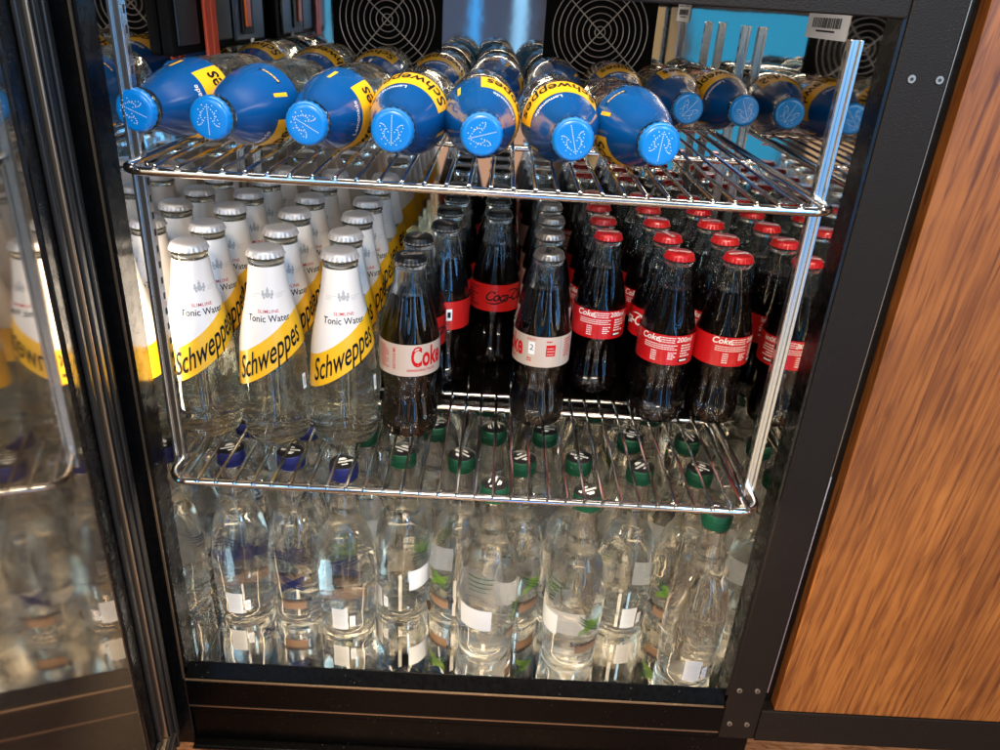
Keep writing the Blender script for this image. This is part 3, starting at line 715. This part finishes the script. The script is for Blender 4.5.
# ------------------------------------------------------------------ wire shelves
def shelf(z, label, strip):
    root = tag(empty('wire_shelf', (0, 0, z)), label, 'shelf', 'chrome wire shelves in the fridge')
    hx = 0.2425; r = 0.0032; yb = 0.402; rc = 0.016; zr = -0.0046
    pts = []
    for (cx, cyy, a0) in ((-hx + rc, -0.001 + rc, PI), (hx - rc, -0.001 + rc, 1.5 * PI), (hx - rc, yb - rc, 0), (-hx + rc, yb - rc, 0.5 * PI)):
        for k in range(7): a = a0 + k * PI / 12; pts.append((cx + rc * math.cos(a), cyy + rc * math.sin(a), zr))
    b = MB(); b.tube(pts, r, 'chrome', 12, closed=True); b.build('rim_rod', root)
    b = MB()
    for i in range(32):
        x = -0.2325 + 0.015 * i
        b.tube([(x, -0.0045, -0.0020), (x, -0.0035, -0.0009), (x, -0.002, -0.0006), (x, 0.20, -0.0006), (x, yb, -0.0006)], 0.00145, 'chrome', 8)
        b.tube([(x, -0.0048, -0.0024), (x, -0.0042, -0.0012)], 0.0017, 'chrome', 8)
    w = b.build('wires', root)
    for y in ((0.150, 0.178, 0.36) if strip else (0.178, 0.36)):
        b = MB(); b.tube([(-hx + 0.004, y, zr), (hx - 0.004, y, zr)], 0.0028, 'chrome', 10); b.build('cross_rod', root)
    if strip:
        b = MB(); b.box((-hx + 0.006, 0.1535, -0.0105), (hx - 0.006, 0.385, -0.0082), 'black_sill'); b.build('black_sheet', root, smooth=False)  # plain black sheet under the rear part of the shelf
    for s in (-1, 1):
        b = MB(); x = s * (hx - 0.011); b.tube([(x, 0.010, -0.007), (x, yb - 0.01, -0.007)], 0.0022, 'chrome', 8); b.build('side_rod', root)
        for y in (0.050, 0.33):
            b = MB(); b.tube([(s * (hx + 0.001), y - 0.004, -0.010), (s * (hx - 0.020), y - 0.008, -0.0095), (s * (hx - 0.022), y - 0.003, -0.0095), (s * (hx - 0.012), y + 0.012, -0.0095)], 0.0010, 'chrome', 8); b.build('shelf_clip', root)
shelf(0.0, 'lower chrome wire shelf carrying the tonic and cola bottles', True)
shelf(0.2493, 'upper chrome wire shelf carrying the lying blue lemonade bottles', False)

# ------------------------------------------------------------------ tonic bottles
G = 'slimline tonic bottles standing on the lower shelf'
pt = tonic_bottle('tonic')
cols = [('column beside the steel post', [(-0.2358, .0806), (-.2410, .1381), (-.2413, .2000), (-.2420, .2610), (-.2410, .322), (-.2400, .382)], [30, 30, 2, 20, 10, 0]),
        ('middle column of tonics', [(-0.1727, .0770), (-.1766, .1365), (-.1790, .1961), (-.1785, .2570), (-.178, .318), (-.178, .378)], [7, 26, 32, 12, 0, 0]),
        ('column beside the colas', [(-0.1132, .0809), (-.1190, .1360), (-.1198, .1965), (-.1195, .2562), (-.119, .317), (-.119, .377)], [10, 2, 28, 14, 0, 0])]
for cn, pts, rots in cols:
    for k, (x, y) in enumerate(pts):
        place(pt, (x, y, 0.001), (0, 0, math.radians(rots[k] * 1.0)), 'white capped slimline tonic bottle, %s of the %s' % (nth(k, 6), cn), 'bottle', G)
# ------------------------------------------------------------------ cola bottles
protos = {k: cola_bottle(k) for k in ('dietdark', 'zero', 'diet', 'red')}
place(protos['dietdark'], (-0.0580, 0.0990, 0.001), (0, 0, math.radians(18)), 'diet cola bottle with silver label and dark cap, in front beside the tonics', 'bottle', 'diet cola bottles')
zs = [(-0.0570, .1560, 70), (-0.0366, .2060, -48), (-.0359, .2640, 20), (-.0325, .3220, 0), (-.033, .380, 0)]
for k, (x, y, r) in enumerate(zs):
    place(protos['zero'], (x, y, 0.001), (0, 0, math.radians(r)), 'black capped cola bottle, %s behind the dark capped diet cola' % ('first second third fourth rearmost'.split()[k]), 'bottle', 'black capped cola bottles')
for k, (x, y, r) in enumerate([(0.0150, .2640, 30), (0.0135, .3220, -20), (.0135, .380, 0)]):
    place(protos['zero'], (x, y, 0.001), (0, 0, math.radians(r)), 'black capped cola bottle, %s of the short column between the two diet columns' % ('front middle rearmost'.split()[k]), 'bottle', 'black capped cola bottles')
for k, (x, y, r) in enumerate([(0.0605, .1330, -100), (0.0646, .1960, -20), (.0684, .2535, 30), (.0695, .311, 0), (.070, .370, 0)]):
    place(protos['diet'], (x, y, 0.001), (0, 0, math.radians(r)), 'silver capped diet cola bottle with silver label, %s of its column' % nth(k, 5), 'bottle', 'diet cola bottles')
for cn, pts in (('column next to the diet colas', [(.1213, .2066, 180), (.1222, .2630, 150), (.1235, .3200, 200), (.1235, .378, 0)]),
                ('middle red capped column', [(.1800, .1540, 172), (.1800, .2110, -70), (.1790, .2680, 170), (.1795, .3250, 30), (.1795, .383, 0)]),
                ('column beside the right hand post', [(.2350, .1580, 200), (.2375, .2160, 160), (.2372, .2740, 190), (.2370, .331, 0), (.237, .389, 0)])):
    for k, (x, y, r) in enumerate(pts):
        place(protos['red'], (x, y, 0.001), (0, 0, math.radians(r)), 'red capped cola bottle with red label, %s of the %s' % (nth(k, len(pts)), cn), 'bottle', 'red capped cola bottles')
# ------------------------------------------------------------------ water bottles on the floor of the fridge
wb = water_bottle('navy'); wg = water_bottle('green')
blue = [(-0.2330, .1130, 152, 'beside the left lining, bar code showing'), (-0.1745, .1130, 0, 'showing its navy crossed emblem'), (-0.1205, .0985, 155, 'third from the left lining, bar code showing'), (-0.2330, .1710, 10, 'second row beside the left lining'), (-0.1720, .1700, 40, 'second row behind the navy emblem bottle'), ]
for x, y, r, d in blue:
    place(wb, (x, y, FZ + 0.0005), (0, 0, -math.radians(r)), 'clear water bottle with navy screw cap, %s' % d, 'bottle', 'water bottles on the fridge floor')
green = [(-0.0675, .1275, 204, 'fourth along, small square label at one side'), (-0.0087, .1245, 40, 'between two others, green emblem at one side'),
         (0.0249, .0780, -75, 'foremost near the centre with a wide white panel'), (0.0518, .1250, -40, 'second row behind the foremost centre bottle'),
         (0.1116, .0725, -30, 'foremost beside the centre, leafy emblem and copper strip'), (0.1080, .1315, 20, 'second row behind the leafy emblem bottle'),
         (0.1685, .1210, 135, 'bar code facing out, left of the corner bottle'), (0.2279, .1230, 35, 'directly behind the corner bottle'),
         (0.2290, .0540, 150, 'in the front corner, overhanging the black sill'),
         (-0.1100, .1650, 60, 'third row behind the navy capped ones'), (-0.0400, .1830, 0, 'third row left of centre'), (0.0221, .1810, 80, 'third row at the centre'),
         (0.0768, .1830, 10, 'third row right of centre'), (0.1671, .1810, 20, 'third row behind the bar code bottle'), (0.2283, .1830, 70, 'third row beside the right lining')]
for x, y, r, d in green:
    place(wg, (x, y, FZ + 0.0005), (0, 0, -math.radians(r)), 'clear water bottle with green screw cap, %s' % d, 'bottle', 'water bottles on the fridge floor')
for ri, y in enumerate((0.243, 0.303, 0.363)):
    for ci, x in enumerate((-0.232, -0.172, -0.112, -0.05, 0.012, 0.074, 0.135, 0.20)):
        place(wg if ci > 1 else wb, (x + 0.004 * ri, y, FZ + 0.0005), (0, 0, random.uniform(-3, 3)),
              'clear water bottle, %s back row, %s from the left lining' % (('fourth', 'fifth', 'rearmost')[ri], ('first', 'second', 'third', 'fourth', 'fifth', 'sixth', 'seventh', 'eighth')[ci]), 'bottle', 'water bottles on the fridge floor')
# ------------------------------------------------------------------ lemonade bottles lying on the upper shelf
lp = tonic_bottle('lemonade')
def lie(x, ycap, yaw, roll, label, dz=0.0):
    yaw = math.radians(yaw); M = Matrix.Rotation(yaw, 3, 'Z') @ Matrix.Rotation(PI / 2, 3, 'X') @ Matrix.Rotation(math.radians(roll), 3, 'Z')
    ax = M @ Vector((0, 0, 1)); cap = Vector((x, ycap, 0.2493 + 0.0298 + dz)); base = cap - ax * 0.1717
    place(lp, base, M.to_euler(), label, 'bottle', 'lemonade bottles lying on the upper shelf')
fr_ = [(-0.2400, .0260, -10, 70, 'plain blue label, leftmost of the front row beside the post'),
       (-0.1840, .0120, -9, 0, 'plain blue label with small tabs, second of the front row'),
       (-0.1200, .0140, -5, 62, 'yellow band low at its right side, third of the front row'),
       (-0.0610, .0080, -2, 178, 'yellow band and lettering on top, fourth of the front row'),
       (-0.0010, .0140, 2, 106, 'yellow band at its right side, middle of the upper shelf'),
       (0.0615, .0170, 3, 195, 'yellow band arching over its top, sixth of the front row'),
       (0.1215, .0190, 7, -5, 'mostly blue label with small tabs, rightmost of the front row')]
for x, y, yaw, roll, d in fr_:
    lie(x, y, yaw, roll, 'lying lemonade bottle, %s' % d)
br = [(-0.238, .245, 0, 200), (-0.178, .240, 0, 160), (-0.118, .243, 0, 210), (-0.056, .238, 0, 150), (0.003, .245, 0, 40), (0.064, .240, 0, 20), (0.127, .243, 0, 150), (0.1885, .245, 2, 140), (0.2455, .256, 6, 205)]
for k, (x, y, yaw, roll) in enumerate(br):
    lie(x, y, yaw, roll, 'lying lemonade bottle, upper back row, %s' % (('against the left lining', 'second from the left lining', 'third from the left lining', 'fourth from the left lining', 'at the middle', 'sixth from the left lining', 'seventh from the left lining', 'uncovered one left of the last', 'last one against the right lining')[k]))
